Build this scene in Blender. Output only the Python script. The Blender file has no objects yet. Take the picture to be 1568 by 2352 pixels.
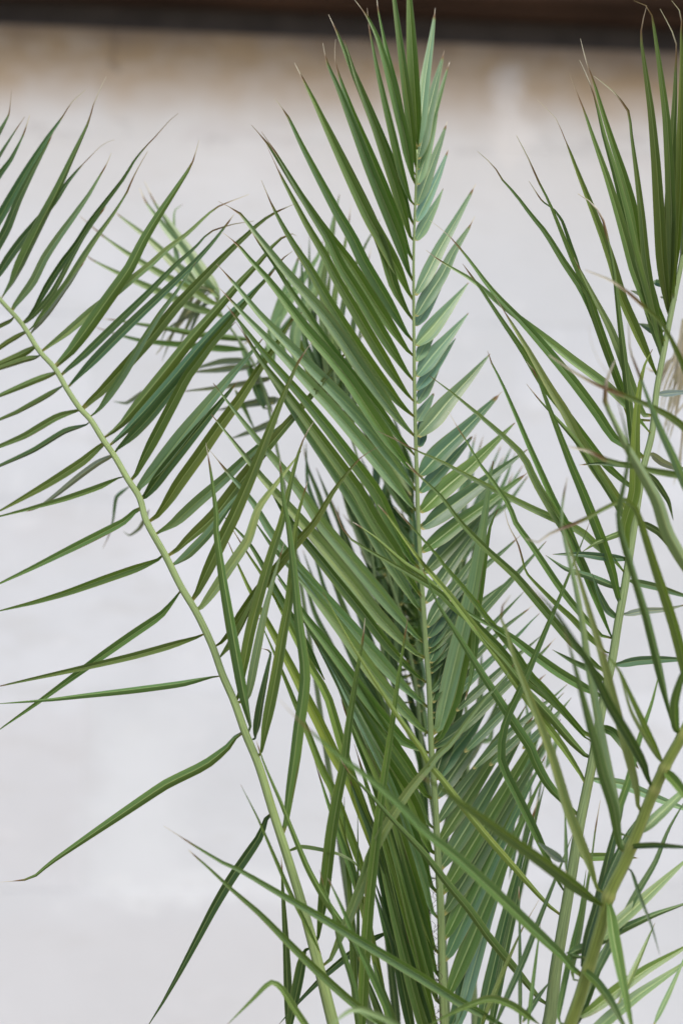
import bpy, bmesh, math, random
from mathutils import Vector, Matrix
import numpy as np
random.seed(7)
scene = bpy.context.scene
col = scene.collection

# ------------------------------------------------------------------ camera
LENS, SENSOR = 55.0, 24.0
CAM = Vector((0.0, 0.0, 1.5))
PITCH = math.radians(8.0)
FOCUS = 2.47
cd = bpy.data.cameras.new("camera")
cam = bpy.data.objects.new("camera", cd)
col.objects.link(cam)
cam.location = CAM
cam.rotation_euler = (math.radians(90) + PITCH, 0, 0)
cd.sensor_fit = 'HORIZONTAL'
cd.sensor_width = SENSOR
cd.lens = LENS
cd.clip_start = 0.05
cd.clip_end = 500
cd.dof.use_dof = True
cd.dof.focus_distance = FOCUS
cd.dof.aperture_fstop = 1.6
scene.camera = cam

# ------------------------------------------------------------------ light
SUN_EL, SUN_AZ = math.radians(56), math.radians(145)   # soft light from behind the camera, to the right
world = bpy.data.worlds.new("World")
scene.world = world
world.use_nodes = True
wn = world.node_tree
bg = wn.nodes["Background"]
sky = wn.nodes.new("ShaderNodeTexSky")
sky.sky_type = 'NISHITA'
sky.sun_disc = False
sky.sun_elevation = SUN_EL
sky.sun_rotation = SUN_AZ
sky.air_density = 1.0
sky.dust_density = 3.0
sky.ozone_density = 1.0
wn.links.new(sky.outputs[0], bg.inputs[0])
bg.inputs[1].default_value = 0.12
sd = bpy.data.lights.new("sun", 'SUN')
sd.energy = 1.5
sd.angle = math.radians(25)
sd.color = (1.0, 0.95, 0.90)
sun = bpy.data.objects.new("sun", sd)
col.objects.link(sun)
sdir = Vector((math.sin(SUN_AZ) * math.cos(SUN_EL), math.cos(SUN_AZ) * math.cos(SUN_EL), math.sin(SUN_EL)))
sun.rotation_euler = sdir.to_track_quat('Z', 'Y').to_euler()
sun.location = sdir * 20
scene.view_settings.view_transform = 'Standard'
scene.view_settings.look = 'None'
scene.view_settings.gamma = 1.0
scene.view_settings.use_curve_mapping = False
scene.view_settings.exposure = 0.58
try:
    scene.cycles.use_denoising = True
except Exception:
    pass

# ------------------------------------------------------------------ picture plane to world
FPX = 1568.0 * LENS / SENSOR
FWD = Vector((0, math.cos(PITCH), math.sin(PITCH)))
UPV = Vector((0, -math.sin(PITCH), math.cos(PITCH)))
RGT = Vector((1, 0, 0))
def at(x, y, d):
    """point seen at (x, y) of the 1568 x 2352 photograph, d metres along the view axis"""
    return CAM + FWD * d + RGT * ((x - 784) / FPX * d) + UPV * ((1176 - y) / FPX * d)
TILE = {'a': (0, 0), 'b': (800, 0), 'c': (1624, 0), 'd': (0, 1000), 'e': (800, 1000), 'f': (1624, 1000),
        'g': (0, 2000), 'h': (800, 2000), 'i': (1624, 2000), 'j': (0, 2936), 'k': (800, 2936), 'l': (1624, 2936)}
S = 1568.0 / 2624.0
def parse(txt):
    pts, dry, t = [], None, 'z'
    for w in txt.split():
        if w[0].isalpha():
            t, w = w[0], w[1:]
        if w.endswith('!'):
            dry = len(pts); w = w[:-1]
        x, y = map(float, w.split(','))
        if t != 'z':
            ox, oy = TILE[t]
            x, y = (ox + x / 1.568) * S, (oy + y / 1.568) * S
        pts.append((x, y))
    return pts, dry

# ------------------------------------------------------------------ object helpers
def tag(o, label=None, cat=None, group=None, kind=None):
    for k, v in (('label', label), ('category', cat), ('group', group), ('kind', kind)):
        if v: o[k] = v
    return o
def empty(name, loc=(0, 0, 0), parent=None):
    o = bpy.data.objects.new(name, None)
    o.empty_display_size = 0.1
    col.objects.link(o)
    o.location = loc
    if parent: o.parent = parent
    return o
def link(name, me, mat, parent=None):
    o = bpy.data.objects.new(name, me)
    if mat: me.materials.append(mat)
    col.objects.link(o)
    if parent: o.parent = parent
    return o

# ------------------------------------------------------------------ materials
def new_mat(name):
    m = bpy.data.materials.new(name)
    m.use_nodes = True
    nt = m.node_tree
    nt.nodes.clear()
    return m, nt
class N:
    def __init__(s, nt): s.nt = nt
    def n(s, typ, **kw):
        x = s.nt.nodes.new(typ)
        for k, v in kw.items(): setattr(x, k, v)
        return x
    def l(s, a, b): s.nt.links.new(a, b)
    def val(s, sock, v):
        if isinstance(v, bpy.types.NodeSocket): s.l(v, sock)
        else: sock.default_value = v
    def math(s, op, a, b=None, clamp=False):
        x = s.n('ShaderNodeMath', operation=op); x.use_clamp = clamp
        s.val(x.inputs[0], a)
        if b is not None: s.val(x.inputs[1], b)
        return x.outputs[0]
    def mix(s, f, a, b, blend='MIX'):
        x = s.n('ShaderNodeMix', data_type='RGBA', blend_type=blend)
        s.val(x.inputs['Factor'], f)
        s.val(x.inputs[6], a); s.val(x.inputs[7], b)
        return x.outputs[2]
    def smooth(s, v, lo, hi, a=0.0, b=1.0):
        x = s.n('ShaderNodeMapRange', interpolation_type='SMOOTHSTEP')
        s.val(x.inputs[0], v)
        for i, q in zip((1, 2, 3, 4), (lo, hi, a, b)): s.val(x.inputs[i], q)
        return x.outputs[0]
    def noise(s, vec, scale, detail=3, rough=0.55):
        x = s.n('ShaderNodeTexNoise')
        if vec is not None: s.l(vec, x.inputs['Vector'])
        x.inputs['Scale'].default_value = scale
        x.inputs['Detail'].default_value = detail
        x.inputs['Roughness'].default_value = rough
        return x
    def mapping(s, vec, scale=(1, 1, 1), loc=(0, 0, 0)):
        x = s.n('ShaderNodeMapping')
        s.l(vec, x.inputs[0]); x.inputs['Scale'].default_value = scale; x.inputs['Location'].default_value = loc
        return x.outputs[0]
def c4(r, g, b): return (r, g, b, 1.0)

def leaf_material():
    m, nt = new_mat("leaflet")
    q = N(nt)
    tint = q.n('ShaderNodeAttribute', attribute_name='tint').outputs['Color']
    par = q.n('ShaderNodeAttribute', attribute_name='leaf')           # r = dryness, g = base hinge, b = random
    sep = q.n('ShaderNodeSeparateColor'); q.l(par.outputs['Color'], sep.inputs[0])
    dry, hinge, rnd = sep.outputs
    uv = q.n('ShaderNodeUVMap', uv_map='uv').outputs[0]
    sx = q.n('ShaderNodeSeparateXYZ'); q.l(uv, sx.inputs[0])
    u, v = sx.outputs[0], sx.outputs[1]
    comb = q.n('ShaderNodeCombineXYZ')
    q.l(u, comb.inputs[0]); q.l(v, comb.inputs[1]); q.l(q.math('MULTIPLY', rnd, 37.0), comb.inputs[2])
    P = comb.outputs[0]
    au = q.math('ABSOLUTE', u)
    stri = q.noise(q.mapping(P, (16, 0.35, 1)), 1.0, 4, 0.6).outputs[0]       # veins running along the blade
    fine = q.noise(q.mapping(P, (60, 0.6, 1)), 1.0, 2, 0.5).outputs[0]
    blot = q.noise(q.mapping(P, (1.2, 0.5, 1)), 1.0, 3, 0.6).outputs[0]
    k = q.math('ADD', q.smooth(stri, 0.3, 0.7, 0.78, 1.2), q.smooth(fine, 0.3, 0.7, -0.07, 0.07))
    cc = q.mix(1.0, tint, k, 'MULTIPLY')
    cc = q.mix(q.smooth(blot, 0.42, 0.72, 0, 0.6), cc, q.mix(1.0, tint, c4(1.5, 1.22, 0.75), 'MULTIPLY'))
    rib = q.smooth(au, 0.05, 0.12, 1, 0)
    cc = q.mix(q.math('MULTIPLY', rib, 0.72), cc, q.mix(0.75, q.mix(1.0, tint, c4(3.0, 2.6, 2.3), 'MULTIPLY'), c4(0.36, 0.44, 0.20)))
    edge = q.smooth(au, 0.90, 0.98)
    cc = q.mix(q.math('MULTIPLY', edge, 0.7), cc, c4(0.30, 0.33, 0.13))
    # brown nicks and scorched margins
    sp = q.noise(q.mapping(P, (2.2, 0.55, 1), (3, 7, 1)), 1.0, 4, 0.7).outputs[0]
    edgy = q.smooth(au, 0.2, 1.0, 0.0, 0.09)
    spot = q.smooth(q.math('ADD', sp, edgy), 0.71, 0.77)
    cc = q.mix(q.math('MULTIPLY', spot, 0.75), cc, c4(0.19, 0.10, 0.045))
    # dry tip: yellow olive, brown, then straw
    dn = q.math('ADD', dry, q.smooth(stri, 0.3, 0.7, -0.10, 0.10))
    cc = q.mix(q.smooth(dn, 0.12, 0.32), cc, c4(0.20, 0.17, 0.05))
    cc = q.mix(q.smooth(dn, 0.30, 0.46), cc, c4(0.21, 0.12, 0.055))
    cc = q.mix(q.smooth(dn, 0.50, 0.85), cc, q.mix(q.smooth(rnd, 0.1, 0.55), c4(0.36, 0.27, 0.19), c4(0.68, 0.61, 0.51)))
    cc = q.mix(q.smooth(hinge, 0.25, 0.8), cc, c4(0.36, 0.33, 0.12))
    bs = q.n('ShaderNodeBsdfPrincipled')
    q.l(cc, bs.inputs['Base Color'])
    q.val(bs.inputs['Roughness'], q.smooth(stri, 0.3, 0.7, 0.32, 0.45))
    bs.inputs['Specular IOR Level'].default_value = 0.6
    bmp = q.n('ShaderNodeBump'); bmp.inputs['Strength'].default_value = 0.25; bmp.inputs['Distance'].default_value = 0.0006
    q.l(q.math('ADD', stri, q.math('MULTIPLY', fine, 0.4)), bmp.inputs['Height'])
    q.l(bmp.outputs[0], bs.inputs['Normal'])
    tr = q.n('ShaderNodeBsdfTranslucent')
    q.l(q.mix(1.0, cc, c4(1.3, 1.45, 0.6), 'MULTIPLY'), tr.inputs[0])
    mx = q.n('ShaderNodeMixShader'); mx.inputs[0].default_value = 0.22
    q.l(bs.outputs[0], mx.inputs[1]); q.l(tr.outputs[0], mx.inputs[2])
    out = q.n('ShaderNodeOutputMaterial'); q.l(mx.outputs[0], out.inputs[0])
    return m

def rachis_material():
    m, nt = new_mat("rachis")
    q = N(nt)
    tint = q.n('ShaderNodeAttribute', attribute_name='tint').outputs['Color']
    uv = q.n('ShaderNodeUVMap', uv_map='uv').outputs[0]
    st = q.noise(q.mapping(uv, (9, 1.2, 1)), 1.0, 4, 0.6).outputs[0]
    fl = q.noise(q.mapping(uv, (30, 5.0, 1)), 1.0, 2, 0.5).outputs[0]
    big = q.noise(q.mapping(uv, (1.5, 0.5, 1)), 1.0, 3, 0.5).outputs[0]
    cc = q.mix(1.0, tint, q.math('ADD', q.smooth(st, 0.3, 0.7, 0.68, 1.2), q.smooth(fl, 0.3, 0.7, -0.05, 0.05)), 'MULTIPLY')
    cc = q.mix(q.smooth(big, 0.5, 0.75, 0, 0.5), cc, q.mix(1.0, tint, c4(1.25, 1.12, 0.75), 'MULTIPLY'))
    sp = q.noise(q.mapping(uv, (6, 3.0, 1), (5, 2, 0)), 1.0, 3, 0.7).outputs[0]
    cc = q.mix(q.smooth(sp, 0.68, 0.76, 0, 0.7), cc, c4(0.16, 0.09, 0.04))
    bs = q.n('ShaderNodeBsdfPrincipled')
    q.l(cc, bs.inputs['Base Color'])
    bs.inputs['Roughness'].default_value = 0.45
    bs.inputs['Specular IOR Level'].default_value = 0.4
    bmp = q.n('ShaderNodeBump'); bmp.inputs['Strength'].default_value = 0.6; bmp.inputs['Distance'].default_value = 0.0015
    q.l(st, bmp.inputs['Height']); q.l(bmp.outputs[0], bs.inputs['Normal'])
    out = q.n('ShaderNodeOutputMaterial'); q.l(bs.outputs[0], out.inputs[0])
    return m

def plaster_material(ztop, smears):
    """lime-washed plaster; brown stain and painted-in shade just under the eave"""
    m, nt = new_mat("limewash")
    q = N(nt)
    geo = q.n('ShaderNodeNewGeometry').outputs['Position']
    sx = q.n('ShaderNodeSeparateXYZ'); q.l(geo, sx.inputs[0])
    n1 = q.noise(geo, 1.6, 4, 0.55).outputs[0]
    n2 = q.noise(q.mapping(geo, (1, 1, 3.5)), 3.2, 5, 0.6).outputs[0]
    n3 = q.noise(q.mapping(geo, (1, 1, 1.6), (3, 1, 8)), 7.0, 4, 0.6).outputs[0]
    rnd = q.n('ShaderNodeObjectInfo').outputs['Random']
    base = q.mix(q.smooth(n1, 0.3, 0.7), c4(0.650, 0.674, 0.695), c4(0.728, 0.754, 0.780))
    base = q.mix(q.smooth(n2, 0.5, 0.72, 0, 0.6), base, c4(0.622, 0.632, 0.632))
    base = q.mix(q.smooth(n3, 0.58, 0.72, 0, 0.55), base, c4(0.785, 0.805, 0.82))
    base = q.mix(q.smooth(rnd, 0, 1, 0, 0.50), base, c4(0.615, 0.635, 0.640))
    # brown stain, deepened towards the top to paint in the eave's soft shade
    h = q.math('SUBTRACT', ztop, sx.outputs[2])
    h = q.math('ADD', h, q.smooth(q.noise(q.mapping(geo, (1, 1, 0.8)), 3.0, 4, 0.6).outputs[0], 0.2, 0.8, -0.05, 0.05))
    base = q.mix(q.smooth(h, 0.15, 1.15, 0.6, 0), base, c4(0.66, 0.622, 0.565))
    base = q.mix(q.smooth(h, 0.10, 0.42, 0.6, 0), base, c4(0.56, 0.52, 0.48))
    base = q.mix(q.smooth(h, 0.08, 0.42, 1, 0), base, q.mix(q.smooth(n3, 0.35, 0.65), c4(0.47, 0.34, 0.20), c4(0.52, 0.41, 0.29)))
    base = q.mix(q.smooth(h, -0.02, 0.12, 0.6, 0), base, c4(0.20, 0.16, 0.135))  # darkest right below the eave: its shade put into the colour
    # a row of small damp flecks about half a metre down
    fl = q.noise(q.mapping(geo, (1, 1, 2.2), (0, 0, 4)), 9.0, 2, 0.5).outputs[0]
    band = q.math('MULTIPLY', q.smooth(h, 0.30, 0.38), q.smooth(h, 0.44, 0.54, 1, 0))
    base = q.mix(q.math('MULTIPLY', q.math('MULTIPLY', q.smooth(fl, 0.60, 0.70), band), 0.26), base, c4(0.36, 0.33, 0.32))
    # old lime smears over the joints, and a crack: each has its own place on the wall (local metres)
    loc = q.n('ShaderNodeSeparateXYZ'); q.l(q.n('ShaderNodeTexCoord').outputs['Object'], loc.inputs[0])
    wob = q.noise(geo, 5.0, 4, 0.65).outputs[0]
    wx = q.math('ADD', loc.outputs[0], q.smooth(wob, 0.2, 0.8, -0.05, 0.05))
    wz = q.math('ADD', loc.outputs[2], q.smooth(n3, 0.2, 0.8, -0.05, 0.05))
    for (x0, x1, z0, z1, f, colr, amt) in smears:
        mx_ = q.math('MULTIPLY', q.smooth(wx, x0 - f, x0 + f), q.smooth(wx, x1 - f, x1 + f, 1, 0))
        mz_ = q.math('MULTIPLY', q.smooth(wz, z0 - f, z0 + f), q.smooth(wz, z1 - f, z1 + f, 1, 0))
        base = q.mix(q.math('MULTIPLY', q.math('MULTIPLY', mx_, mz_), amt), base, c4(*colr))
    bs = q.n('ShaderNodeBsdfPrincipled')
    q.l(base, bs.inputs['Base Color'])
    bs.inputs['Roughness'].default_value = 0.85
    bs.inputs['Specular IOR Level'].default_value = 0.2
    bmp = q.n('ShaderNodeBump'); bmp.inputs['Strength'].default_value = 0.35; bmp.inputs['Distance'].default_value = 0.004
    q.l(q.math('ADD', n3, q.noise(geo, 60, 3).outputs[0]), bmp.inputs['Height']); q.l(bmp.outputs[0], bs.inputs['Normal'])
    out = q.n('ShaderNodeOutputMaterial'); q.l(bs.outputs[0], out.inputs[0])
    return m

def simple_material(name, a, b, scale, rough=0.8, stretch=(1, 1, 1)):
    m, nt = new_mat(name)
    q = N(nt)
    P = q.mapping(q.n('ShaderNodeTexCoord').outputs['Object'], stretch)
    nz = q.noise(P, scale, 5, 0.6).outputs[0]
    bs = q.n('ShaderNodeBsdfPrincipled')
    q.l(q.mix(q.smooth(nz, 0.3, 0.7), c4(*a), c4(*b)), bs.inputs['Base Color'])
    bs.inputs['Roughness'].default_value = rough
    bmp = q.n('ShaderNodeBump'); bmp.inputs['Strength'].default_value = 0.4; bmp.inputs['Distance'].default_value = 0.003
    q.l(nz, bmp.inputs['Height']); q.l(bmp.outputs[0], bs.inputs['Normal'])
    out = q.n('ShaderNodeOutputMaterial'); q.l(bs.outputs[0], out.inputs[0])
    return m

LEAF, RACHIS = leaf_material(), rachis_material()
FIBRE = simple_material("fibre", (0.05, 0.03, 0.018), (0.13, 0.08, 0.05), 40)
WOOD = simple_material("brown_wood", (0.070, 0.042, 0.029), (0.15, 0.088, 0.058), 5.0, 0.7, (0.35, 2, 2))
SHADOW_BAND = simple_material("shadow_band_dark", (0.060, 0.050, 0.046), (0.095, 0.08, 0.072), 6.0, 0.85)  # dark grey standing in for the shadow below the beam
SOIL = simple_material("soil", (0.16, 0.13, 0.10), (0.26, 0.22, 0.17), 6.0, 0.95)
BARK = simple_material("trunk_bark", (0.10, 0.07, 0.045), (0.22, 0.16, 0.10), 14.0, 0.9)

# ------------------------------------------------------------------ the wall behind
YAW = math.radians(5.6)
WALL_D = 5.9
def at_wall(x, y):
    """(along, height) on the wall for a spot of the photograph"""
    o = CAM + FWD * WALL_D
    n = Vector((math.sin(YAW), -math.cos(YAW), 0))
    r = FWD + RGT * ((x - 784) / FPX) + UPV * ((1176 - y) / FPX)
    p = CAM + r * ((o - CAM).dot(n) / r.dot(n))
    return (p - o).dot(Vector((math.cos(YAW), math.sin(YAW), 0))), p.z
def box_mesh(name, x0, x1, y0, y1, z0, z1, bevel=0.0):
    bm = bmesh.new()
    bmesh.ops.create_cube(bm, size=1.0)
    for v in bm.verts:
        v.co = Vector(((x0 + x1) / 2 + v.co.x * (x1 - x0), (y0 + y1) / 2 + v.co.y * (y1 - y0), (z0 + z1) / 2 + v.co.z * (z1 - z0)))
    if bevel:
        bmesh.ops.bevel(bm, geom=bm.edges[:], offset=bevel, segments=2, affect='EDGES', profile=0.6)
    me = bpy.data.meshes.new(name)
    bm.to_mesh(me); bm.free()
    return me
z_top = at_wall(784, 87)[1]
def smear(xa, ya, xb, yb, f, colr, amt):
    p, q_ = at_wall(xa, yb), at_wall(xb, ya)
    return (p[0], q_[0], p[1], q_[1], f, colr, amt)
LIME = plaster_material(z_top, [
    smear(1150, 150, 1205, 370, 0.04, (0.80, 0.77, 0.73), 0.55),
    smear(255, 75, 275, 150, 0.02, (0.20, 0.15, 0.11), 0.55),
    smear(215, 1640, 420, 2040, 0.12, (0.80, 0.83, 0.84), 0.42),
    smear(230, 2015, 800, 2065, 0.05, (0.80, 0.83, 0.84), 0.6),
    smear(-60, 1640, 205, 2040, 0.08, (0.64, 0.64, 0.645), 0.5),
    smear(-60, 2080, 700, 2420, 0.12, (0.65, 0.65, 0.655), 0.5),
    smear(0, 1180, 420, 1260, 0.12, (0.67, 0.66, 0.66), 0.4),
    smear(600, 360, 720, 420, 0.06, (0.60, 0.58, 0.57), 0.35),
    smear(420, 290, 680, 320, 0.035, (0.58, 0.54, 0.52), 0.35),
    smear(1380, 355, 1500, 380, 0.03, (0.58, 0.54, 0.52), 0.3)])
wall = tag(empty("building_wall", CAM + FWD * WALL_D - Vector((0, 0, (CAM + FWD * WALL_D).z))),
           "off-white limewashed masonry wall, stained brown and painted darker for shade under its dark wooden eave, behind the palm", "wall", kind="thing")
wall.rotation_euler = (0, 0, YAW)
z_j = [at_wall(784, y)[1] for y in (330, 760, 1190, 1620, 2040)]
ch = (z_j[0] - z_j[4]) / 4
bl = at_wall(1185, 1000)[0] - at_wall(205, 1000)[0]
x_ref = at_wall(205, 1000)[0]
HALF = 3.4
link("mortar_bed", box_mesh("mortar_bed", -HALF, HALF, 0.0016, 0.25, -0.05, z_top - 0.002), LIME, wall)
row, zt = 0, z_top
zb = z_j[0]
while zt > 0.02:
    zb = max(z_j[0] - ch * row, 0.0)
    off = x_ref + (bl / 2 if row % 2 else 0)
    k0 = math.floor((-HALF - off) / bl)
    x = off + k0 * bl
    while x < HALF:
        a, b = max(x, -HALF) + 0.0014, min(x + bl, HALF) - 0.0014
        if b - a > 0.05 and zt - zb > 0.03:
            j = random.uniform(-0.0008, 0.0008)
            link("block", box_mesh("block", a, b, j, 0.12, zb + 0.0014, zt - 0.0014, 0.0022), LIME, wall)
        x += bl
    zt = zb
    row += 1
z_beam = at_wall(784, 34)[1]
link("shadow_band", box_mesh("shadow_band", -HALF, HALF, 0.035, 0.25, z_top, z_beam + 0.02), SHADOW_BAND, wall)  # recessed strip coloured dark as the beam's shadow band
link("eave_beam", box_mesh("eave_beam", -HALF, HALF, -0.06, 0.25, z_beam + 0.022, z_beam + 0.26, 0.006), WOOD, wall)
for k in range(9):
    xa = -HALF + k * 2 * HALF / 9
    link("soffit_board", box_mesh("soffit_board", xa + 0.002, xa + 2 * HALF / 9 - 0.002, -0.24, -0.063, z_beam + 0.05, z_beam + 0.075, 0.003), WOOD, wall)

gm = bpy.data.meshes.new("ground")
gm.from_pydata([(-40, -40, 0), (40, -40, 0), (40, 40, 0), (-40, 40, 0)], [], [(0, 1, 2, 3)])
tag(link("ground", gm, SOIL), kind="structure")

# ------------------------------------------------------------------ palm
def spline(pts, n, stiff=0.0):
    """centripetal Catmull-Rom through 2-D points, n + 1 samples evenly spaced; also returns the arc fraction of each input point"""
    P = [np.array(p, float) for p in pts]
    if len(P) == 2: P = [P[0], (P[0] + P[1]) / 2, P[1]]
    Q = [2 * P[0] - P[1]] + P + [2 * P[-1] - P[-2]]
    out, marks = [], [0]
    for i in range(1, len(Q) - 2):
        p0, p1, p2, p3 = Q[i - 1:i + 3]
        t0 = 0
        t1 = t0 + max(np.linalg.norm(p1 - p0), 1e-3) ** 0.5
        t2 = t1 + max(np.linalg.norm(p2 - p1), 1e-3) ** 0.5
        t3 = t2 + max(np.linalg.norm(p3 - p2), 1e-3) ** 0.5
        for s in range(10):
            t = t1 + (t2 - t1) * s / 10
            a1 = (t1 - t) / (t1 - t0) * p0 + (t - t0) / (t1 - t0) * p1
            a2 = (t2 - t) / (t2 - t1) * p1 + (t - t1) / (t2 - t1) * p2
            a3 = (t3 - t) / (t3 - t2) * p2 + (t - t2) / (t3 - t2) * p3
            b1 = (t2 - t) / (t2 - t0) * a1 + (t - t0) / (t2 - t0) * a2
            b2 = (t3 - t) / (t3 - t1) * a2 + (t - t1) / (t3 - t1) * a3
            u_ = (t - t1) / (t2 - t1)
            out.append(((1 - u_) * b1 + u_ * b2) * (1 - stiff) + ((1 - u_) * p1 + u_ * p2) * stiff)
        marks.append(len(out))
    out.append(P[-1])
    out = np.array(out)
    d = np.concatenate([[0], np.cumsum(np.linalg.norm(np.diff(out, axis=0), axis=1))])
    fr = d / d[-1]
    g = np.linspace(0, 1, n + 1)
    res = np.stack([np.interp(g, fr, out[:, k]) for k in range(2)], 1)
    return res, [fr[m] for m in marks], d[-1]

PAL = {  # real leaf colours: dark, mid and olive green, the glaucous blue-green side, young yellow-green, straw
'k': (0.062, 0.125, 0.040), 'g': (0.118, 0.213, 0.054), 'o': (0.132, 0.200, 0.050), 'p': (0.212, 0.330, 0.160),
    'b': (0.100, 0.190, 0.088), 'y': (0.185, 0.285, 0.065), 'w': (0.290, 0.390, 0.180), 't': (0.50, 0.43, 0.32), 's': (0.21, 0.25, 0.20),
    'q': (0.160, 0.275, 0.175)}
class Frond:
    def __init__(s, palm, line, depths, widths, tint, label=None, wide=0.9, nodes=None, sides=None):
        """line: stem points base to tip; depths, widths (photo px) along it"""
        s.pts, _ = parse(line)
        s.wide = wide
        s.tips = True
        s.o = empty("frond", parent=palm)
        if label: s.o['label'] = label
        n = 260
        s.c, _, _ = spline(s.pts, n)
        s.d = np.interp(np.linspace(0, 1, n + 1), np.linspace(0, 1, len(depths)), depths)
        w = np.interp(np.linspace(0, 1, n + 1), np.linspace(0, 1, len(widths)), widths)
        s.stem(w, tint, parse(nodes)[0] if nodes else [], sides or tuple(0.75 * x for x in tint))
    def stem(s, w, tint, nodes, sides):
        n, R = len(s.c), 14
        P = [at(s.c[i][0], s.c[i][1], s.d[i]) for i in range(n)]
        V, F, UV, CT = [], [], [], []
        L = 0
        for i in range(n):
            nd = max([math.exp(-((s.c[i][0] - a) ** 2 + (s.c[i][1] - b) ** 2) / 90.0) for a, b in nodes] or [0])
            T = (P[min(i + 1, n - 1)] - P[max(i - 1, 0)]).normalized()
            sd_ = T.cross((CAM - P[i]).normalized()).normalized()
            nn = sd_.cross(T)
            r = 1.05 * w[i] / FPX * s.d[i] / 2 * (1 + 0.15 * nd)
            if i: L += (P[i] - P[i - 1]).length
            for k in range(R):
                a = 2 * math.pi * k / R
                # rounded back, channelled front: a flattened keeled section
                x, y = math.cos(a), math.sin(a)
                x, y = math.copysign(abs(x) ** 0.7, x), math.copysign(abs(y) ** 0.8, y)
                rr = 1.0 - 0.10 * max(0, y) ** 6
                V.append(P[i] + sd_ * (r * x) + nn * (r * 0.8 * y * rr))
                UV.append((k / R * 4, L * 10))
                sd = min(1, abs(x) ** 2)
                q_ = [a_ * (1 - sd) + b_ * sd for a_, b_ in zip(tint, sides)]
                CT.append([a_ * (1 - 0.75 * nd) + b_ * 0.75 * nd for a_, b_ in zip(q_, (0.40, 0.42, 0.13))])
        for i in range(n - 1):
            for k in range(R):
                F.append((i * R + k, i * R + (k + 1) % R, (i + 1) * R + (k + 1) % R, (i + 1) * R + k))
        F.append(tuple(range(R))[::-1]); F.append(tuple((n - 1) * R + k for k in range(R)))
        me = bpy.data.meshes.new("rachis")
        me.from_pydata([tuple(v) for v in V], [], F)
        ul = me.uv_layers.new(name='uv')
        for lp in me.loops: ul.data[lp.index].uv = UV[lp.vertex_index]
        at_ = me.attributes.new('tint', 'FLOAT_COLOR', 'POINT')
        for j, x in enumerate(at_.data): x.color = (*CT[j], 1)
        for p in me.polygons: p.use_smooth = True
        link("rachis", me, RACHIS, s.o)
    def depth_near(s, p):
        i = int(np.argmin(np.sum((s.c - np.array(p)) ** 2, axis=1)))
        return float(s.d[i])
    def leaf(s, txt, w, tone='g', dz=0.0, belly=0.0, roll=None, fold=None, base=None, twist=None, roll_mean=None, pinch=0.36, full=0.34, taper=1.42, straight=0.0, tail=None):
        """one leaflet traced base to tip ('<' first: tip to base); w = width in the tile's pixels"""
        rev = txt[0] == '<'
        pts, dry = parse(txt.lstrip('<> '))
        if rev:
            pts = pts[::-1]
            if dry is not None: dry = len(pts) - 1 - dry
        q = np.sum((s.c - np.array(pts[0])) ** 2, axis=1)
        qi = int(np.argmin(q))
        if base is None and 1.0 < q[qi] < 55 ** 2:
            pts = [tuple(np.array(pts[0]) * 0.22 + s.c[qi] * 0.78)] + pts      # the hinge sits on the stem's flank
            if dry is not None: dry += 1
        n = 24 if len(pts) > 4 else 16
        if straight:
            A_, B_ = np.array(pts[0]), np.array(pts[-1])
            L_ = np.dot(B_ - A_, B_ - A_)
            pts = [tuple(np.array(p) * (1 - straight) + straight * (A_ + (B_ - A_) * np.dot(np.array(p) - A_, B_ - A_) / L_)) for p in pts]
        c, marks, plen = spline(pts, n, 0.5)
        if len(pts) == 2 and dry is not None: dry = None
        td = marks[dry] if dry is not None else (random.uniform(0.90, 0.965) if random.random() < 0.4 and s.tips else 1.0)
        d0 = (s.depth_near(pts[0]) + 0.006 if base is None else base) + random.uniform(-0.006, 0.006)
        rnd = random.random()
        if roll_mean is not None: roll = roll_mean + random.uniform(-0.15, 0.15)
        roll = random.uniform(-0.38, 0.38) if roll is None else roll
        fold = random.uniform(0.35, 0.75) * random.choice((1, 1, 1, -1)) if fold is None else fold
        twist = random.uniform(-0.16, 0.16) if twist is None else twist
        T0 = PAL[tone]
        br = random.uniform(0.84, 1.18); hu = random.uniform(-0.08, 0.08)
        tint = (T0[0] * br * (1 + hu), T0[1] * br, T0[2] * br * (1 - hu * 2))
        g = np.linspace(0, 1, n + 1)
        ds = [d0 + dz * t + belly * math.sin(math.pi * t) for t in g]
        P = [at(c[i][0], c[i][1], ds[i]) for i in range(n + 1)]
        US = (-1, -0.62, -0.11, 0, 0.11, 0.62, 1)
        V, A, UV = [], [], []
        ph, L = random.uniform(0, 6), 0
        tw = random.uniform(6, 13)
        if tail: tw = tail; rnd = random.uniform(0.6, 1)
        w0 = w * 0.35 if not tail else tail
        if tone == 't': rnd = random.uniform(0.75, 1)
        for i, t in enumerate(g):
            Tn = (P[min(i + 1, n)] - P[max(i - 1, 0)]).normalized()
            sd_ = Tn.cross((CAM - P[i]).normalized()).normalized()
            nn = sd_.cross(Tn)
            r = roll + twist * (t - 0.35) + 0.03 * math.sin(ph + 4 * t)
            f = fold * (1.0 + 0.9 * max(0, 1 - t / 0.15))
            # outline: pinched hinge, widest near a third, long even taper, hair-fine dry tip
            tg = min(t / td, 1.0)
            a = min(1, pinch + (1 - pinch) * math.sin(min(tg / 0.24, 1) * math.pi / 2))
            b = 1.0 if tg < full else (1 - (0.95 if td == 1 else 0.80) * ((tg - full) / (1 - full)) ** taper)
            wid = s.wide * w * a * b
            if t > td + 0.01: wid = 0
            if td < 1:
                tl = tw * (1 - 0.75 * max(0, (t - td) / max(1 - td, 1e-3)))
                wid = max(wid, min(tl, w0))
            wid = max(wid, 1.2)
            wid *= 1 + 0.015 * math.sin(ph * 3 + 11 * t)
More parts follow.
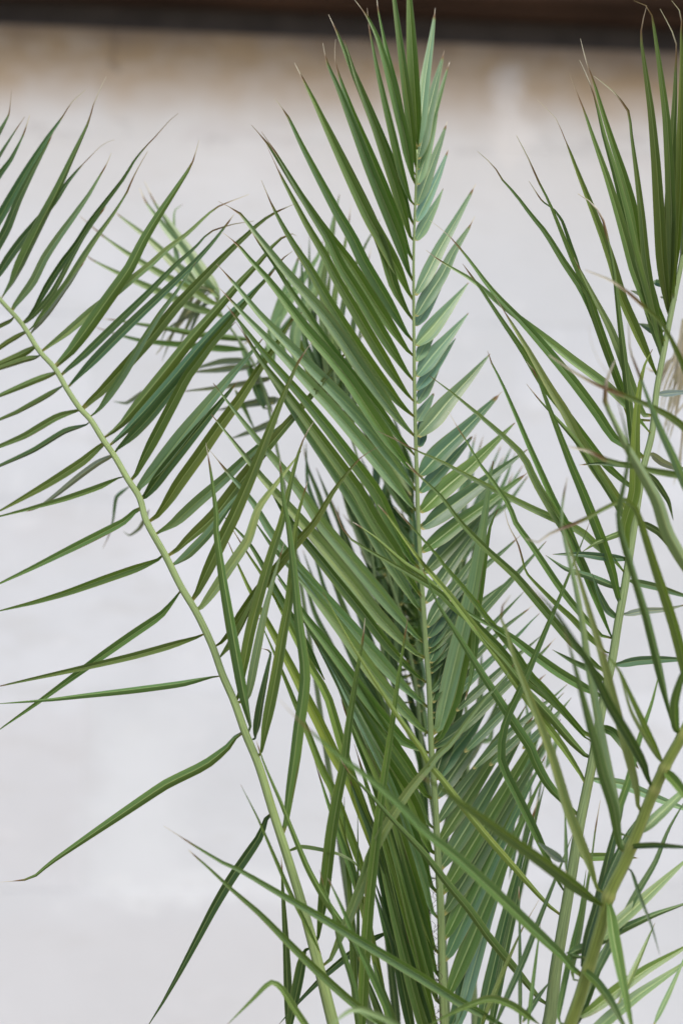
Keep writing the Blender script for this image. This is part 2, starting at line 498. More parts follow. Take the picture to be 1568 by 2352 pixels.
            half = wid / 2.624 / FPX * ds[i] / 2 / max(0.7, math.cos(f) * math.cos(r))
            half = min(half, wid / 2.624 / FPX * ds[i] / 2 * 1.25)
            S2 = sd_ * math.cos(r) + nn * math.sin(r)
            N2 = nn * math.cos(r) - sd_ * math.sin(r)
            if i: L += (P[i] - P[i - 1]).length
            dr = 0.0
            if td < 1:
                k = (t - td) / max(1 - td, 1e-3)
                dr = max(0.0, min(1.0, 0.32 + 0.9 * k)) if k > -0.02 else max(0.0, 0.30 + (t - td) * 6)
            else:
                dr = max(0.0, (t - 0.965) / 0.035) * 0.6
            if tone == 't': dr = max(dr, 0.8)
            for uu in US:
                lift = half * (abs(uu) * math.sin(f) - (0.05 if uu == 0 else 0))
                curl = half * 0.10 * (uu * uu)
                V.append(P[i] + S2 * (half * uu * math.cos(f)) + N2 * (lift - curl))
                UV.append((uu, L * 10))
                A.append((dr, max(0, 1 - t / 0.02), rnd))
        K = len(US)
        F = [(i * K + k, i * K + k + 1, (i + 1) * K + k + 1, (i + 1) * K + k) for i in range(n) for k in range(K - 1)]
        me = bpy.data.meshes.new("leaflet")
        me.from_pydata([tuple(v) for v in V], [], F)
        ul = me.uv_layers.new(name='uv')
        for lp in me.loops: ul.data[lp.index].uv = UV[lp.vertex_index]
        t1 = me.attributes.new('tint', 'FLOAT_COLOR', 'POINT')
        t2 = me.attributes.new('leaf', 'FLOAT_COLOR', 'POINT')
        for j, x in enumerate(t1.data): x.color = (*tint, 1)
        for j, x in enumerate(t2.data): x.color = (*A[j], 1)
        for p in me.polygons: p.use_smooth = True
        return link("leaflet", me, LEAF, s.o)
    def leaves(s, block, **dflt):
        for ln in block.strip().splitlines():
            ln = ln.strip()
            if not ln or ln[0] == '#': continue
            head, pts = ln.split(':')
            hd = head.split()
            kw = dict(dflt)
            w = float(hd[0])
            for h in hd[1:]:
                if '=' in h:
                    k, v = h.split('='); kw[k] = float(v)
                else: kw['tone'] = h
            s.leaf(pts.strip(), w, **kw)

palm = tag(empty("date_palm", at(1060, 3350, 2.5) * 1.0), "young date palm with long arching feathery green fronds before the off-white wall", "palm")
palm.location.z = 0
class PalmRoot: pass
def re_origin(o):   # children are modelled in world coordinates; keep them there under the moved Empty
    o.matrix_parent_inverse = palm.matrix_world.inverted()
bpy.context.view_layer.update()

# ---- frond A: leaning left, in front of the middle one
fa = Frond(palm, "z1040,3350 960,3000 840,2650 k752,1568 735,1500 660,1200 607,1000 545,780 470,540 390,290 300,0 h226,1290 g1410,1090 1340,930 1280,760 1180,550 1090,400 1000,220 880,0 d840,1430 770,1320 690,1180 620,1080 545,960 480,890 400,770 330,650 240,550 130,380 0,235 -200,-20",
           (2.5, 2.44, 2.42, 2.42, 2.44, 2.47, 2.52, 2.60, 2.68), (50, 42, 34, 31, 25, 20, 18, 16, 15, 13, 11, 8), (0.330, 0.440, 0.165), wide=0.86)
fa.leaves("""
30 o: d65,362 0,395 -200,520
36 o: d130,445 50,490 0,525 -150,640
50 o: d200,525 110,575 0,622 -200,700
45 o: d235,580 150,600 0,650 -200,720
45 o: d305,685 200,725 0,812 -150,890
40 o: d365,770 250,840 100,920 0,962 -150,1040
50 o: d465,910 350,945 150,1060 0,1122 -200,1200
45 k: d525,995 400,1030 200,1150 0,1240 -200,1330
60 o: d605,1120 500,1210 300,1340 100,1455 0,1510 -60,1540
45 s: d650,1190 590,1220 480,1300 330,1420 230,1490 150,1520
48 o: d720,1315 600,1370 400,1440 200,1495 0,1545 -100,1570
55 g: g830,-68 750,5 600,85 400,185 200,285 0,380 -100,430
60 g: g975,220 850,275 650,345 400,435 200,495 0,545 -60,560
60 g: g1085,435 980,565 800,690 600,830 400,975 200,1120 0,1260 -50,1300
50 o: g1205,700 1000,765 800,820 500,890 200,955 0,1000 -60,1015
52 g: g1305,935 1100,980 800,1020 500,1055 300,1080 0,1105 -40,1108
72 g: g1445,1275 1370,1370 j1240,5 1000,125 800,258 500,462 300,602 200,685 140,703! 0,715
66 k: j1619,290 1560,440 1480,560 1390,690 1290,860 1180,1070 1080,1260 980,1440 880,1600
80 k: k590,1130 545,1330 480,1640 450,1800
""", dz=0.03, pinch=0.5)
fa.leaves("""
55 b: < a70,540 60,690! 0,800 -120,1000 -180,1200
40 b: < a150,700 95,780! 0,930 -150,1200 -200,1350
42 b: < a180,690 145,810! 70,960 0,1050 -120,1250
70 b: < a515,540 430,610 370,705! 280,830 150,1040 60,1200 0,1310 -120,1500
60 b: < a330,780 300,840 200,1020 110,1200 40,1380 -10,1470 -90,1620
78 g: < a640,460 600,540 560,640 540,730! 450,930 340,1170 250,1340 170,1500 d110,60 60,170 5,225
60 b: < a690,840 620,860 550,925 480,995! 400,1090 330,1200 220,1330 120,1450 50,1550 d-40,130
58 p: < a670,920 650,980 615,1040! 540,1170 440,1310 350,1430 270,1550 d200,130 130,220 70,295
50 k: < a1075,680 1010,730 950,800 870,880! 810,950 740,1070 640,1200 540,1330 450,1480 d380,0 290,140 210,290 140,380
40 b: < a640,1240 600,1290 500,1430 d425,0 320,200 210,330 140,385
55 p: < a890,910 850,980 800,1080 770,1160! 690,1290 580,1440 500,1560 d420,130 320,260 230,360 180,430
28 s: < d520,-10 400,170 300,310 240,380 190,432
88 g: < a1200,840 1180,930 1160,995! 1080,1120 960,1300 870,1450 d790,50 700,180 620,290 520,430 420,560 330,640
58 p: < a1500,1170 1300,1240! 1240,1290 1130,1400 1000,1500 d920,10 800,110 680,210 560,300 400,440 265,540
52 b: < a1530,1330 1400,1340 1250,1380! 1160,1480 d1050,10 900,170 750,320 620,450 500,570 370,685
66 b: < a1410,1290 1370,1350! 1280,1470 d1170,25 1000,190 850,330 700,475 550,625 420,760
78 o: < b550,1215 400,1270! 300,1330 250,1380 150,1470 d1304,0 1150,165 1050,275 900,470 750,640 600,800 500,885
60 p: < d1180,10 1150,60 1060,190 960,320 860,480 740,690 680,780 600,895 545,940
82 o: < b535,1420 550,1395 440,1420! 380,1470 e300,0 d1440,120 1300,285 1150,460 1000,655 850,845 720,1000 625,1070
70 b: < b510,1510 440,1560! e340,120 200,255 d1350,350 1200,515 1050,700 900,875 760,1025 665,1110
75 b: < d1420,370 1300,490 1150,650 1000,825 900,950 780,1075 690,1155
78 g: < e440,5 360,95! 280,180 150,330 0,500 d1180,600 1110,690 1040,830 950,1010 860,1190 790,1335
100 p roll=0.3 fold=0.5: < e330,470 270,545 d1400,690 1250,870 1100,1055 950,1250 825,1390
85 k: < d1440,720 1300,890 1150,1070 1000,1255 860,1440
88 o: < e680,255 600,290 520,325 495,345! 400,505 300,650 d1440,830 1300,1020 1200,1170 1080,1340 1000,1470 925,1568
80 p: < e530,930 450,985 d1568,1115 1460,1210 1350,1320 1200,1450 g1050,20 960,70
82 o: < e955,415 870,500 815,575! 700,725 540,920 440,1035 350,1145 200,1340 36,1560 g1150,110 1050,205
66 p: < e260,1330 140,1470 g1300,35 1250,100 1130,220 1060,265
86 o: < e630,485 575,555 535,615! 460,780 380,980 270,1270 150,1550 g1350,90 1250,300 1165,480
72 w: < e560,1150 430,1320 300,1490 g1500,120 1400,270 1280,445 1195,550
76 o: < e1025,1125 930,1170 880,1215! 750,1380 h640,5 500,165 380,315 286,430 200,560 110,700 36,770
50 o: < h330,300 280,480 200,650 130,770 66,840
74 o: < e645,960 600,1020 555,1105! 500,1300 h440,10 380,190 320,400 255,650 210,900 181,1105
60 w: < h460,130 400,330 340,560 290,830 236,1090
80 g: < d1240,1100 1265,1230! 1285,1350 e55,1560 h50,60 90,350 150,690 215,1040 268,1300
60 k: < h310,770 390,790 375,890 330,1100 285,1325
78 o: < e600,1330 530,1560 h490,500 455,680 425,870 390,1060 350,1250 315,1440
78 g: < e430,1190 435,1245! 450,1420 h490,40 530,330 560,620 605,920 590,1080 560,1240 530,1450 k490,200 455,420
48 o roll=0.9: > k490,530 560,505 700,522 800,545 880,590 950,690
88 g: < h945,590 935,720! 915,820 885,1010 850,1240 k820,40 790,170 750,400 715,720 690,900 660,1105
76 p: < i560,850 500,940 370,1070 230,1240 h1470,1320 1340,1430 k1310,10 1200,130 1070,330 970,520 930,680 860,880 780,1080 715,1230
84 g: < h1200,600 1187,690! 1140,990 1100,1280 k1055,100 1010,450 970,800 945,1200 930,1640 920,1850
45 g: < h290,1330 k340,10 440,240 530,470 600,640 690,800 760,900 840,1010 920,1200
""".replace('> ', ''), dz=-0.035, belly=-0.015, straight=0.15)

# ---- frond B: the upright one in the middle, in focus
fb = Frond(palm, "z1070,3350 1055,2900 1030,2500 k1422,1568 1410,1300 1400,900 1380,500 1365,200 h1345,1400 1330,1000 1310,750 1298,560 1280,300 1265,0 e1255,1250 1245,900 1240,550 1237,200 b1238,1500 1244,1300 1252,1100 1258,900",
           (2.5, 2.5, 2.5, 2.5, 2.5, 2.5), (42, 34, 25, 21, 17, 14, 12, 10, 8, 6, 5), (0.330, 0.450, 0.180), wide=0.98)
fb.leaves("""
78 g: b1262,900 1245,550 1215,50 1200,-250
56 g: b1250,1010 1205,620 1150,200 1115,-60 1085,-260
42 g: b1238,1060 1130,520 1060,250 1022,60! 1015,-20
66 g: b1240,1100 1195,820 1135,560 1080,350 1030,200 965,85! 890,0 860,-30
50 g: < b958,45 965,150 975,215! 1010,400 1060,620 1110,830 1160,1050 1205,1180 1234,1240
66 g: < b725,85 775,185! 850,370 940,580 1030,800 1110,1000 1180,1200 1234,1352
60 g: < b820,240 900,490 1010,770 1110,1060 1180,1300 1230,1460
74 g: < b768,235 752,340 775,450! 860,680 960,910 1060,1150 1160,1400 1230,1560
76 g: < b690,255 710,370! 780,520 880,770 970,1000 1060,1210 1150,1430 e1232,125
78 g: < b520,375 580,490! 645,620 745,840 855,1080 965,1310 1070,1490 e1150,70 1230,240
70 g: < b610,540 740,790 870,1060 990,1320 1060,1500 e1120,170 1228,360
76 g: < b400,590 480,690! 560,860 665,1065 775,1270 870,1430 e940,15 1040,180 1130,330 1232,490
70 g: < b260,750 360,860! 450,1000 560,1175 690,1370 800,1510 e860,20 970,200 1100,400 1235,590
74 g: < b320,790 410,920! 500,1070 620,1270 730,1440 e790,20 910,210 1040,430 1140,590 1237,730
72 g: < b355,880 430,1050! 500,1185 600,1375 700,1540 e760,100 860,270 970,460 1100,670 1235,850
80 g: < b320,1085 380,1240! 460,1395 550,1540 e610,60 710,240 810,400 910,550 1030,720 1140,850 1238,940
84 p: < b60,1210 200,1275! 290,1390 400,1530 e460,40 560,150 690,290 810,460 930,650 1060,840 1160,970 1244,1060
60 g: < b230,1340 300,1460! e400,30 490,180 600,340 700,490 800,620 910,760 1030,910 1140,1060 1242,1170
84 g: < b80,1395 180,1465! 260,1560 e370,110 500,280 620,440 740,570 860,720 990,930 1120,1130 1247,1290
84 p: < e50,20 120,95! 200,190 300,315 420,440 560,580 700,715 850,865 990,1020 1120,1200 1250,1390
86 p: < e50,150 120,220 220,330 350,460 480,595 620,745 760,890 900,1055 1050,1240 1160,1390 1255,1520
80 g: < e110,270 220,405 350,565 480,705 620,860 760,1030 900,1210 1040,1400 h1130,60 1265,300
86 g: < e165,370 240,480! 330,620 450,765 560,905 680,1065 800,1225 920,1390 h1020,10 1150,210 1278,455
84 p: < e185,375 280,545 390,715 500,880 620,1060 740,1230 860,1410 h970,30 1100,260 1200,430 1285,562
86 p: < e30,740 100,830 170,920 310,1095 450,1255 570,1410 h680,20 850,220 1000,400 1150,580 1300,745
84 p: < e20,930 100,1030 220,1185 330,1325 450,1455 h570,20 700,175 850,360 1000,560 1150,720 1302,845
66 g: < e90,1010 190,1135 290,1265 400,1400 h490,20 620,180 780,380 940,580 1100,790 1308,980
86 p: < e0,1135 140,1305 260,1440 h380,90 520,270 680,455 850,640 1000,810 1150,980 1318,1120
86 p: < h270,-10 400,180 550,330 700,520 850,720 1000,940 1150,1120 1326,1295
80 g: < h380,270 460,400 580,590 720,770 870,980 1020,1180 1160,1340 1335,1400
84 g: < h420,350 560,540 720,750 900,1010 1050,1260 1200,1480 k1335,220
70 p: < h500,470 620,680 780,930 950,1190 1080,1400 k1250,180 1345,400
84 g: < h580,590 750,880 900,1140 1060,1430 k1230,220 1352,560
80 g: < h600,660 690,800 800,1000 960,1310 k1130,130 1260,480 1360,780
76 p: < h640,720 760,900 920,1200 k1075,40 1180,310 1280,620 1368,940
80 g: < h720,850 860,1170 970,1400 k1110,230 1200,530 1290,860 1378,1160
76 g: < h800,1080 930,1400 k1040,140 1120,390 1200,660 1290,970 1385,1300
80 g: < h860,1260 k1000,110 1080,340 1150,570 1220,860 1310,1220 1390,1470
76 g: < h880,1350 k980,210 1060,440 1130,690 1210,1010 1300,1360 1395,1640
72 k: < k860,80 970,290 1050,510 1110,770 1180,1090 1280,1460 1400,1780
66 g: < k960,340 1040,570 1080,770 1140,1030 1230,1410 1330,1720
64 k: < k1000,700 1060,860 1130,1090 1190,1410 1250,1720
58 y: < h100,-20 230,175 340,325 430,465 540,690 660,905 740,1030 800,1250 k860,20 960,300 1050,640
46 g: < e60,1510 h260,130 330,245 420,420 520,600 600,760 700,960
76 y: < h120,130 180,270 250,420 330,560 430,735 520,900 600,1060 700,1250 780,1420 k870,80 960,330 1060,700
52 y: < h305,590 400,800 470,960 540,1130 610,1290 690,1500 k760,150 850,390 920,590 1000,850
50 g: < k640,-20 720,230 790,430 860,620 940,870 1020,1200
44 g: < k820,200 820,480 850,700 870,1000 880,1300 910,1700
48 y: < k700,0 790,330 870,600 930,830 1000,1100 1100,1640
52 k: < k840,60 920,260 990,420 1060,700 1110,1000
50 k: < k1000,760 1060,960 1110,1140 1150,1300
52 g: < k980,1140 1050,1380 1140,1640
50 k: < k920,1210 1010,1440 1080,1640
20 k: < k900,260 903,600 905,1020 905,1300
""", dz=-0.02, belly=-0.02, roll_mean=0.15, fold=0.65, straight=0.2)
fb.wide = 1.22
fb.leaves("""
66 q: b1268,830 1300,450 1340,250 1362,100! 1368,45
72 q: b1264,960 1310,720 1370,480 1412,350! 1422,300
46 b: b1264,1030 1340,770 1400,560 1440,410! 1455,370
62 q: b1262,1110 1320,930 1365,770 1380,690! 1390,630
62 q: b1260,1240 1330,1060 1405,860 1430,770! 1440,730
58 q: b1258,1340 1340,1205 1405,1060 1440,930! 1446,900
60 q: b1256,1450 1320,1350 1385,1230 1415,1135
68 q: e1252,205 1320,95 c100,1490 200,1330 295,1160! 320,1105
74 q: e1252,345 1330,230 1430,100 c190,1510 290,1370! 315,1300
60 q: e1254,395 1310,310 1360,230 1420,120
86 q: e1258,505 1350,430 1470,275 f275,135
60 q: e1258,605 1310,520 1350,440 1400,350
82 q: e1262,700 1350,575 1470,440 f275,318
60 q: e1263,775 1350,690 1430,580 1490,470
60 q: e1265,865 1330,775 1370,690 1410,600
60 q: e1268,965 1310,900 1360,800
94 q: e1270,1060 1370,960 f150,855 280,720 405,565
66 b: e1275,1130 1290,1000 1310,880
100 b: e1280,1295 f100,1150 250,1025 370,905 480,790
70 b: e1284,1400 1400,1290 f200,1190 300,1060
96 g: e1288,1520 f120,1385 300,1255 440,1105 555,980
90 b: h1294,50 f110,1540 300,1400 480,1260 632,1140
80 g: h1300,185 1400,105 1520,0 f420,1450 560,1340 640,1275
76 b: h1310,325 1420,215 i276,70 380,-60 f440,1420
70 b: h1318,500 1400,390 i200,255 330,90 f420,1450
72 b: h1328,635 1380,530 1500,390 i300,250 400,100
70 b: h1338,770 1420,620 i230,470 320,330
74 b: h1348,925 1420,770 i240,560 330,400
70 b: h1354,1050 1440,900 i250,720 330,560
70 b: h1362,1150 1450,980 i260,800
60 b: i40,900 200,720 370,550 550,360 700,180 745,125
50 b: i45,800 200,600 350,462 450,400 545,345
50 b: i30,650 200,400 350,262 480,180 590,90
46 b: i50,1050 250,800 480,560 610,430
46 b: i60,1100 250,850 470,612 570,560 670,510
46 b: i60,1200 300,950 480,780 590,692 660,600 705,560
46 b: i200,1150 400,960 560,810 650,752 720,690
46 b: i200,1300 450,1050 650,880 740,795 800,710
46 b: i250,1400 450,1180 600,1030 740,930
46 b: i300,1500 520,1250 680,1130 800,1060 870,990
46 b: i400,1480 560,1330 700,1200 850,1040
40 b: i600,1380 760,1240 860,1130 895,1070
80 b: h1330,700 1400,560 1500,400 i300,330
84 b: h1345,860 1400,740 1480,560 i280,300
90 k: h1360,1100 1420,850 1490,600 1560,330
90 k: h1375,1250 1440,1050 1500,850 i330,500
80 k: k1370,80 l130,-60 i180,1250 260,1000 330,750
80 b: l80,100 180,-60 i330,1250 430,1050
80 b: l90,200 200,20 i400,1250 500,1080
80 b: l70,-100 i250,1300 400,1100 560,900
60 b: l100,350 200,200 330,50 i440,1320 540,1180
74 g: l108,470 250,260 420,5 i520,1330 620,1120
84 b: l120,630 300,360 480,50 i600,1270 700,1120
86 g: l130,790 330,480 520,180 640,-30 i740,1260 800,1090
84 b: l135,910 300,650 480,305 620,60 i740,1340 830,1200
80 g: l145,1070 300,740 460,400 600,130 i690,1420 740,1300
84 b: l150,1195 250,950 370,680 500,385 650,90 i740,1420
84 g: l155,1420 230,1250 330,1000 430,740 510,540 630,265 730,60
80 b: l200,1600 300,1250 390,980 470,720 545,490 600,300
66 q: l270,1600 350,1280 430,960 510,640 560,400 575,260
64 k: l330,1650 400,1250 460,950 540,650 620,400 700,200
46 k: l400,1650 470,1100 550,780 620,500 740,100
""", dz=0.12, belly=0.01, pinch=0.42, full=0.24, taper=1.2, roll_mean=0.0, fold=0.45, twist=0.05, straight=0.65)

fb.wide = 1.0
fb.leaves("""
104 p: h1378,1290 1450,1010 1510,760 1560,560 i310,390 350,150 f395,1400 425,1210
80 g dz=0.0: i90,1330 190,1080 260,760 330,480 380,180 410,20 f455,1500
50 g dz=0.0: i330,480 310,800 290,950 255,1085
""", dz=-0.02, belly=0.02, pinch=0.5, roll_mean=0.1, fold=0.5)

# ---- frond C: rising to the right edge
fc = Frond(palm, "z1075,3350 1120,3000 1190,2600 l760,1568 800,1250 850,950 900,650 940,400 990,150 1020,0 i1090,1080 1140,850 1180,600 1220,380 1260,120 f1330,1250 1380,1050 1410,780 1450,560 1490,350 1530,150 1560,0 c1590,1300 1620,1000",
           (2.5, 2.46, 2.44, 2.44, 2.46, 2.50, 2.53), (46, 42, 38, 32, 25, 22, 19, 17, 14, 12, 9), (0.330, 0.440, 0.190))
fc.leaves("""
56 g: < h770,1390 k840,50 950,160 1100,330 1300,545 1450,740 l276,880 400,1055 550,1235 700,1420 755,1478
46 y: < h690,430 760,560 860,740 1000,960 1130,1160 1300,1400 l40,0 130,105 270,290 400,450 550,620 700,790 830,920
62 g: < i1005,10 940,180 890,300 850,400 790,540 700,750 600,990 500,1200 462,1410 l490,40 560,180 640,340 720,510 800,690 860,795
64 g: < h1290,290 1390,520 i200,680 300,840 350,920 440,1060 550,1230 660,1400 l680,0 760,140 840,225 935,320
56 g: < e1190,1215 1250,1280! 1400,1420 1510,1568 i276,65 400,190 560,335 750,560 900,740 1080,905
60 g: < e740,1445 h830,90! 1000,200 1200,315 1400,440 i150,490 330,640 450,760 600,940 800,1100 1000,1312
54 y: < e1020,1470 1060,1510! h1250,210 1330,310 i0,265 160,450 290,620 430,800 560,985 700,1180 830,1350 960,1550 l985,130
54 g: < e1115,1485 h1200,10 1370,200 i130,270 260,420 400,600 550,780 640,920 750,1030 870,1175 1000,1330
40 y: < h870,10 1000,100 1180,260 1300,340 i100,440 250,580
56 g: < i310,640 370,720 500,860 640,1040 760,1170 900,1335 998,1430
66 g: < h1450,480 i340,600 450,655 550,720 650,800 800,910 950,1000 1085,1070
42 y: < f490,1500 i520,40 570,130 600,230! 620,310 700,400 800,500 900,590 1000,700 1110,800
56 g: < f390,545 410,610! 470,725 560,930 640,1120 720,1300 800,1480 i860,20 930,200 1020,420 1090,600 1150,740
66 p: < f40,695 180,800 350,940 500,1070 610,1180 680,1330 780,1500 i870,70 960,250 1040,420 1175,590
52 p: < e1020,1030 1130,1080 1240,1140! 1400,1210 f276,1300 450,1390 650,1490 820,1568 i950,60 1060,160 1160,235 1215,325
46 g: < f155,910 210,1010 270,1100 330,1210 420,1330 520,1480 i560,20 640,130 740,280 820,400 920,530 1010,630 1080,700
52 g: < f625,745 700,840! 800,950 930,1100 1050,1290 1150,1450 i1220,10 1250,110
66 g: < f625,610 680,680! 760,880 830,1060 900,1240 960,1380 1020,1530 i1100,170 1150,330 1192,515
62 p: < c18,1505 f100,0! 300,120 450,250 560,335 750,480 900,600 1100,750 1220,870 1370,1045
66 g: < c40,1325 150,1410 220,1490! f290,10 400,160 500,270 600,370 750,540 900,720 1050,920 1150,1070 1350,1195
56 g: < f240,20 350,170 480,365 600,540 720,740 840,890 960,1050 1100,1230 1290,1390
72 w: < f430,210 530,370 640,550 760,760 860,920 950,1100 1050,1270 1170,1430 1270,1540
56 g: < c330,910 430,1000 470,1070! 560,1170 650,1290 740,1400 f850,10 955,165 1030,320 1100,520 1165,700 1230,930
52 g: < c565,815 640,960 700,1095! 760,1210 830,1380 f910,5 990,175 1060,390 1130,590 1200,780 1290,960
26 k: < c640,1090 720,1210! 790,1260 840,1330 900,1500 f950,60
60 p: < f910,-20 950,60 1050,255 1130,410 1190,560 1260,760 1330,930
72 o: < c690,600 800,710 870,870! 930,1030 1000,1210 1080,1420 f1130,0 1200,240 1280,420 1350,580 1420,730
66 g: < c885,440 930,560 970,660! 1030,840 1100,1040 1160,1230 1220,1440 f1270,60 1320,190 1380,350 1455,500
72 g: < c950,230 985,370 1030,490! 1080,660 1140,850 1210,1060 1270,1280 1305,1500 f1340,90 1410,300 1475,410
70 g: < c945,360 1000,480 1040,600! 1090,810 1160,1050 1220,1290 1280,1568 f1340,220 1400,450 1445,600
56 o tail=16: < c1030,455 1150,550 1240,670! 1260,830 1290,1050 1320,1300 1345,1568 f1385,250 1430,430 1450,570
76 o: < c1350,30 1320,150 1315,225! 1340,400 1380,680 1410,1000 1430,1300 f1445,0 1470,200 1492,345
70 o: < c1270,0 1370,45 1385,110! 1430,400 1470,700 1490,1000 1500,1300 f1505,100 1512,240
76 o: < c1430,50 1500,180 1530,270 1525,390! 1520,600 1505,900 1495,1200 f1490,0 1485,180 1490,320
76 o: < c1500,0 1560,80 1558,180! 1565,400 1560,800 1550,1200 f1530,0 1525,160
70 o: < c1640,200 1610,800 1580,1300 f1550,50
52 g tail=18: < c935,1165 1030,1230 1085,1320 1110,1420! f1150,50 1180,300 1210,550 1240,830 1270,1100 1300,1350
78 y: < f1385,535 1340,620 1310,740 1290,900 1280,1100 1275,1400 i1215,50 1235,240
40 o: < i960,190 1050,130 1200,70 1250,60
52 b: < i780,205 960,205 1080,220 1190,230
48 b: < i740,210 860,290 1000,335 1190,410
50 b: < i780,780 900,850 1000,900 1080,960
46 b: < i1020,320 1060,440 1110,540 1170,590
60 k: l1075,-220 i1150,1280 1250,1420 1300,1500
40 k: < f940,1235 1050,1225 1180,1230 1330,1240
""", dz=-0.07, belly=-0.02)
fc.leaves("""
46 b: f1400,130 1440,135 1500,150
46 s: f1425,810 1520,800 1640,790
50 s: f1380,1170 1440,1215 1520,1250 1620,1260
44 k: f1320,1260 1400,1330 1480,1450 1510,1568
46 s: i1225,570 1320,550 1460,540 1600,505
60 b: i1185,865 1300,845 1450,838 1640,840
50 b: i1245,365 1400,400 1560,450 1680,480
46 k: i1330,20 1420,70 1500,160 1600,230
66 p: l1045,100 1200,125 1400,205 1568,270 1700,310
56 g: l990,560 1080,560 1170,560 1300,570
64 k: l1110,... """.replace('\n64 k: l1110,... ', '') + """
60 k: < f1300,380 1350,400 1400,420
40 o: < f1250,180 1300,200 1360,215
46 b: < f1400,130 1450,150 1500,170
42 b: < f1430,220 1480,230 1520,240
""", dz=0.12)

# ---- frond D: thick stem crossing the lower right corner, nearest of all
fd = Frond(palm, "z1050,3350 1110,3000 1230,2600 l880,1600 950,1400 1000,1230 1080,960 1120,800 1220,590 1290,420 1390,170 1470,0 i1568,1290 1680,1050 1800,800",
           (2.5, 2.36, 2.30, 2.27, 2.26, 2.25, 2.24), (36, 33, 30, 28, 27, 24, 21), (0.210, 0.270, 0.045),
           nodes="l980,1220 1120,800 1240,490 1390,155 1460,30 i1562,1290", sides=(0.34, 0.42, 0.15), label="nearest frond, thick olive-yellow stem with swollen leaf joints, at the lower right")
fd.leaves("""
74 g dz=-0.28: < h420,1070 500,1160 600,1260 700,1345 800,1430 k960,80 1180,275 1292,400 l200,560 450,790 700,1030 850,1170 950,1295
86 g dz=-0.30: < k1270,70 l100,140 200,215 350,320 500,430 700,570 900,720 1090,855
60 g: l965,1240 1050,1320 1130,1430 1200,1560 1260,1680
76 g: l1110,815 1130,900 1150,1040 1190,1250 1240,1500 1280,1700
72 g dz=-0.22: < i850,650 885,760 930,930 985,1140 1045,1360 1090,1540 l1150,260 1200,530
72 k dz=-0.26: < i640,390 720,470! 800,560 900,715 1020,900 1120,1110 1240,1310 1340,1500 l1340,50 1390,170
62 g dz=-0.26: < f1000,400 1030,560 1120,680 1200,930! 1250,1150 i1180,0 1230,180 1300,410 1355,590 1425,880 1485,1130 1535,1310
90 w tail=30: < f1160,600 1110,720 1100,850! 1150,960 1230,1120 1330,1290 1420,1450 i1480,70 1568,230 1680,450
56 p tail=18: < f1240,370 1250,540 1310,700! 1370,860 1430,1010 1510,1180 1568,1320 1640,1500
72 y tail=26: < i620,110 680,140 780,70 960,0! f1100,1490 1220,1440 1290,1500 i1330,50 1400,270 1460,450 1520,640 1568,830 1620,1100
50 o tail=30: < f880,1125 1000,1150 1100,1200! 1250,1240 1400,1272 1540,1295 1660,1310
42 o tail=26: < f980,60 1130,120 1230,190 1320,270! 1420,360 1490,470 1568,640 1640,850
52 o tail=30: < f760,570 920,680 1050,750 1200,810! 1350,870 1470,930 1568,1000 1680,1120
62 w tail=14: < f870,1310 850,1400! i830,0 870,200 920,420 960,650 985,850 1020,1030 1060,1260 1110,1500 l1160,260 1200,520
62 w: < i835,10 910,240 970,440 1030,640 1090,850 1150,1080 1205,1290 i1260,1500 l1290,150 1300,290
42 y: < i1045,760 1100,805 1180,900 1240,1030 1310,1180 1380,1330 1440,1452
30 w: < i1170,890 1200,970 1260,1160 1380,1370 1430,1450
72 w tail=16: < i530,450 460,555! 510,680 550,830 600,955 650,1085 710,1235 780,1430 l830,130 870,270 950,480 1010,625 1050,770
40 k: l1235,505 1300,495 1400,490 1568,502 1700,505
70 p dz=0.12: l1310,410 1450,285 1560,180 1700,80
72 g: l1465,50 1520,110 1580,190 1700,300
62 g: i1530,1270 1520,1100 1560,950 1640,780
26 k: < l1430,1160 1380,980 1310,800 1255,640
""", dz=-0.10, belly=-0.02)
fd.leaves("""
52 b: < l1600,190 1480,400 1400,600 1280,800 1200,960 1100,1160 1000,1350
80 p: < l1640,540 1568,600 1400,755 1250,895 1150,985 1080,1060
66 g: < l1660,810 1568,850 1400,910 1200,1000 1050,1080 880,1150
82 g: < l1660,1050 1568,1115 1350,1240 1200,1345 960,1520
82 p: < l1660,1130 1568,1210 1300,1395 1130,1530 1000,1640
40 p: < l1400,960 1330,1120 1250,1300 1180,1450
36 p: < l1600,1120 1560,1210 1480,1390 1390,1580
70 k: < l1250,0 1180,330 1110,600 1050,860 990,1060 960,1250
60 k: < l1330,280 1230,430 1120,660 1060,850
50 g: < i1430,900 1380,1100 1300,1330 1240,1560 l1150,400
26 k: < l855,250 862,450 865,660
60 s: < l690,470 780,540 870,600
42 g: < l985,640 950,900 880,1210 820,1560
42 k: < l905,420 830,620 700,950 620,1160 500,1430 430,1600
28 k: < l580,740 585,1100 588,1600
28 g: < l710,960 665,1300 630,1600
30 o: < l1070,220 1040,400! 1020,560 990,750 950,1010 900,1300
40 o: < l705,815 600,1000! 520,1180 430,1400 350,1600
40 k: < l770,1310 700,1400 640,1490 600,1560
60 p: < l1120,1060 1000,1300 930,1500
70 k: < l1120,1090 1040,1290 960,1480 900,1600
""", dz=0.10)
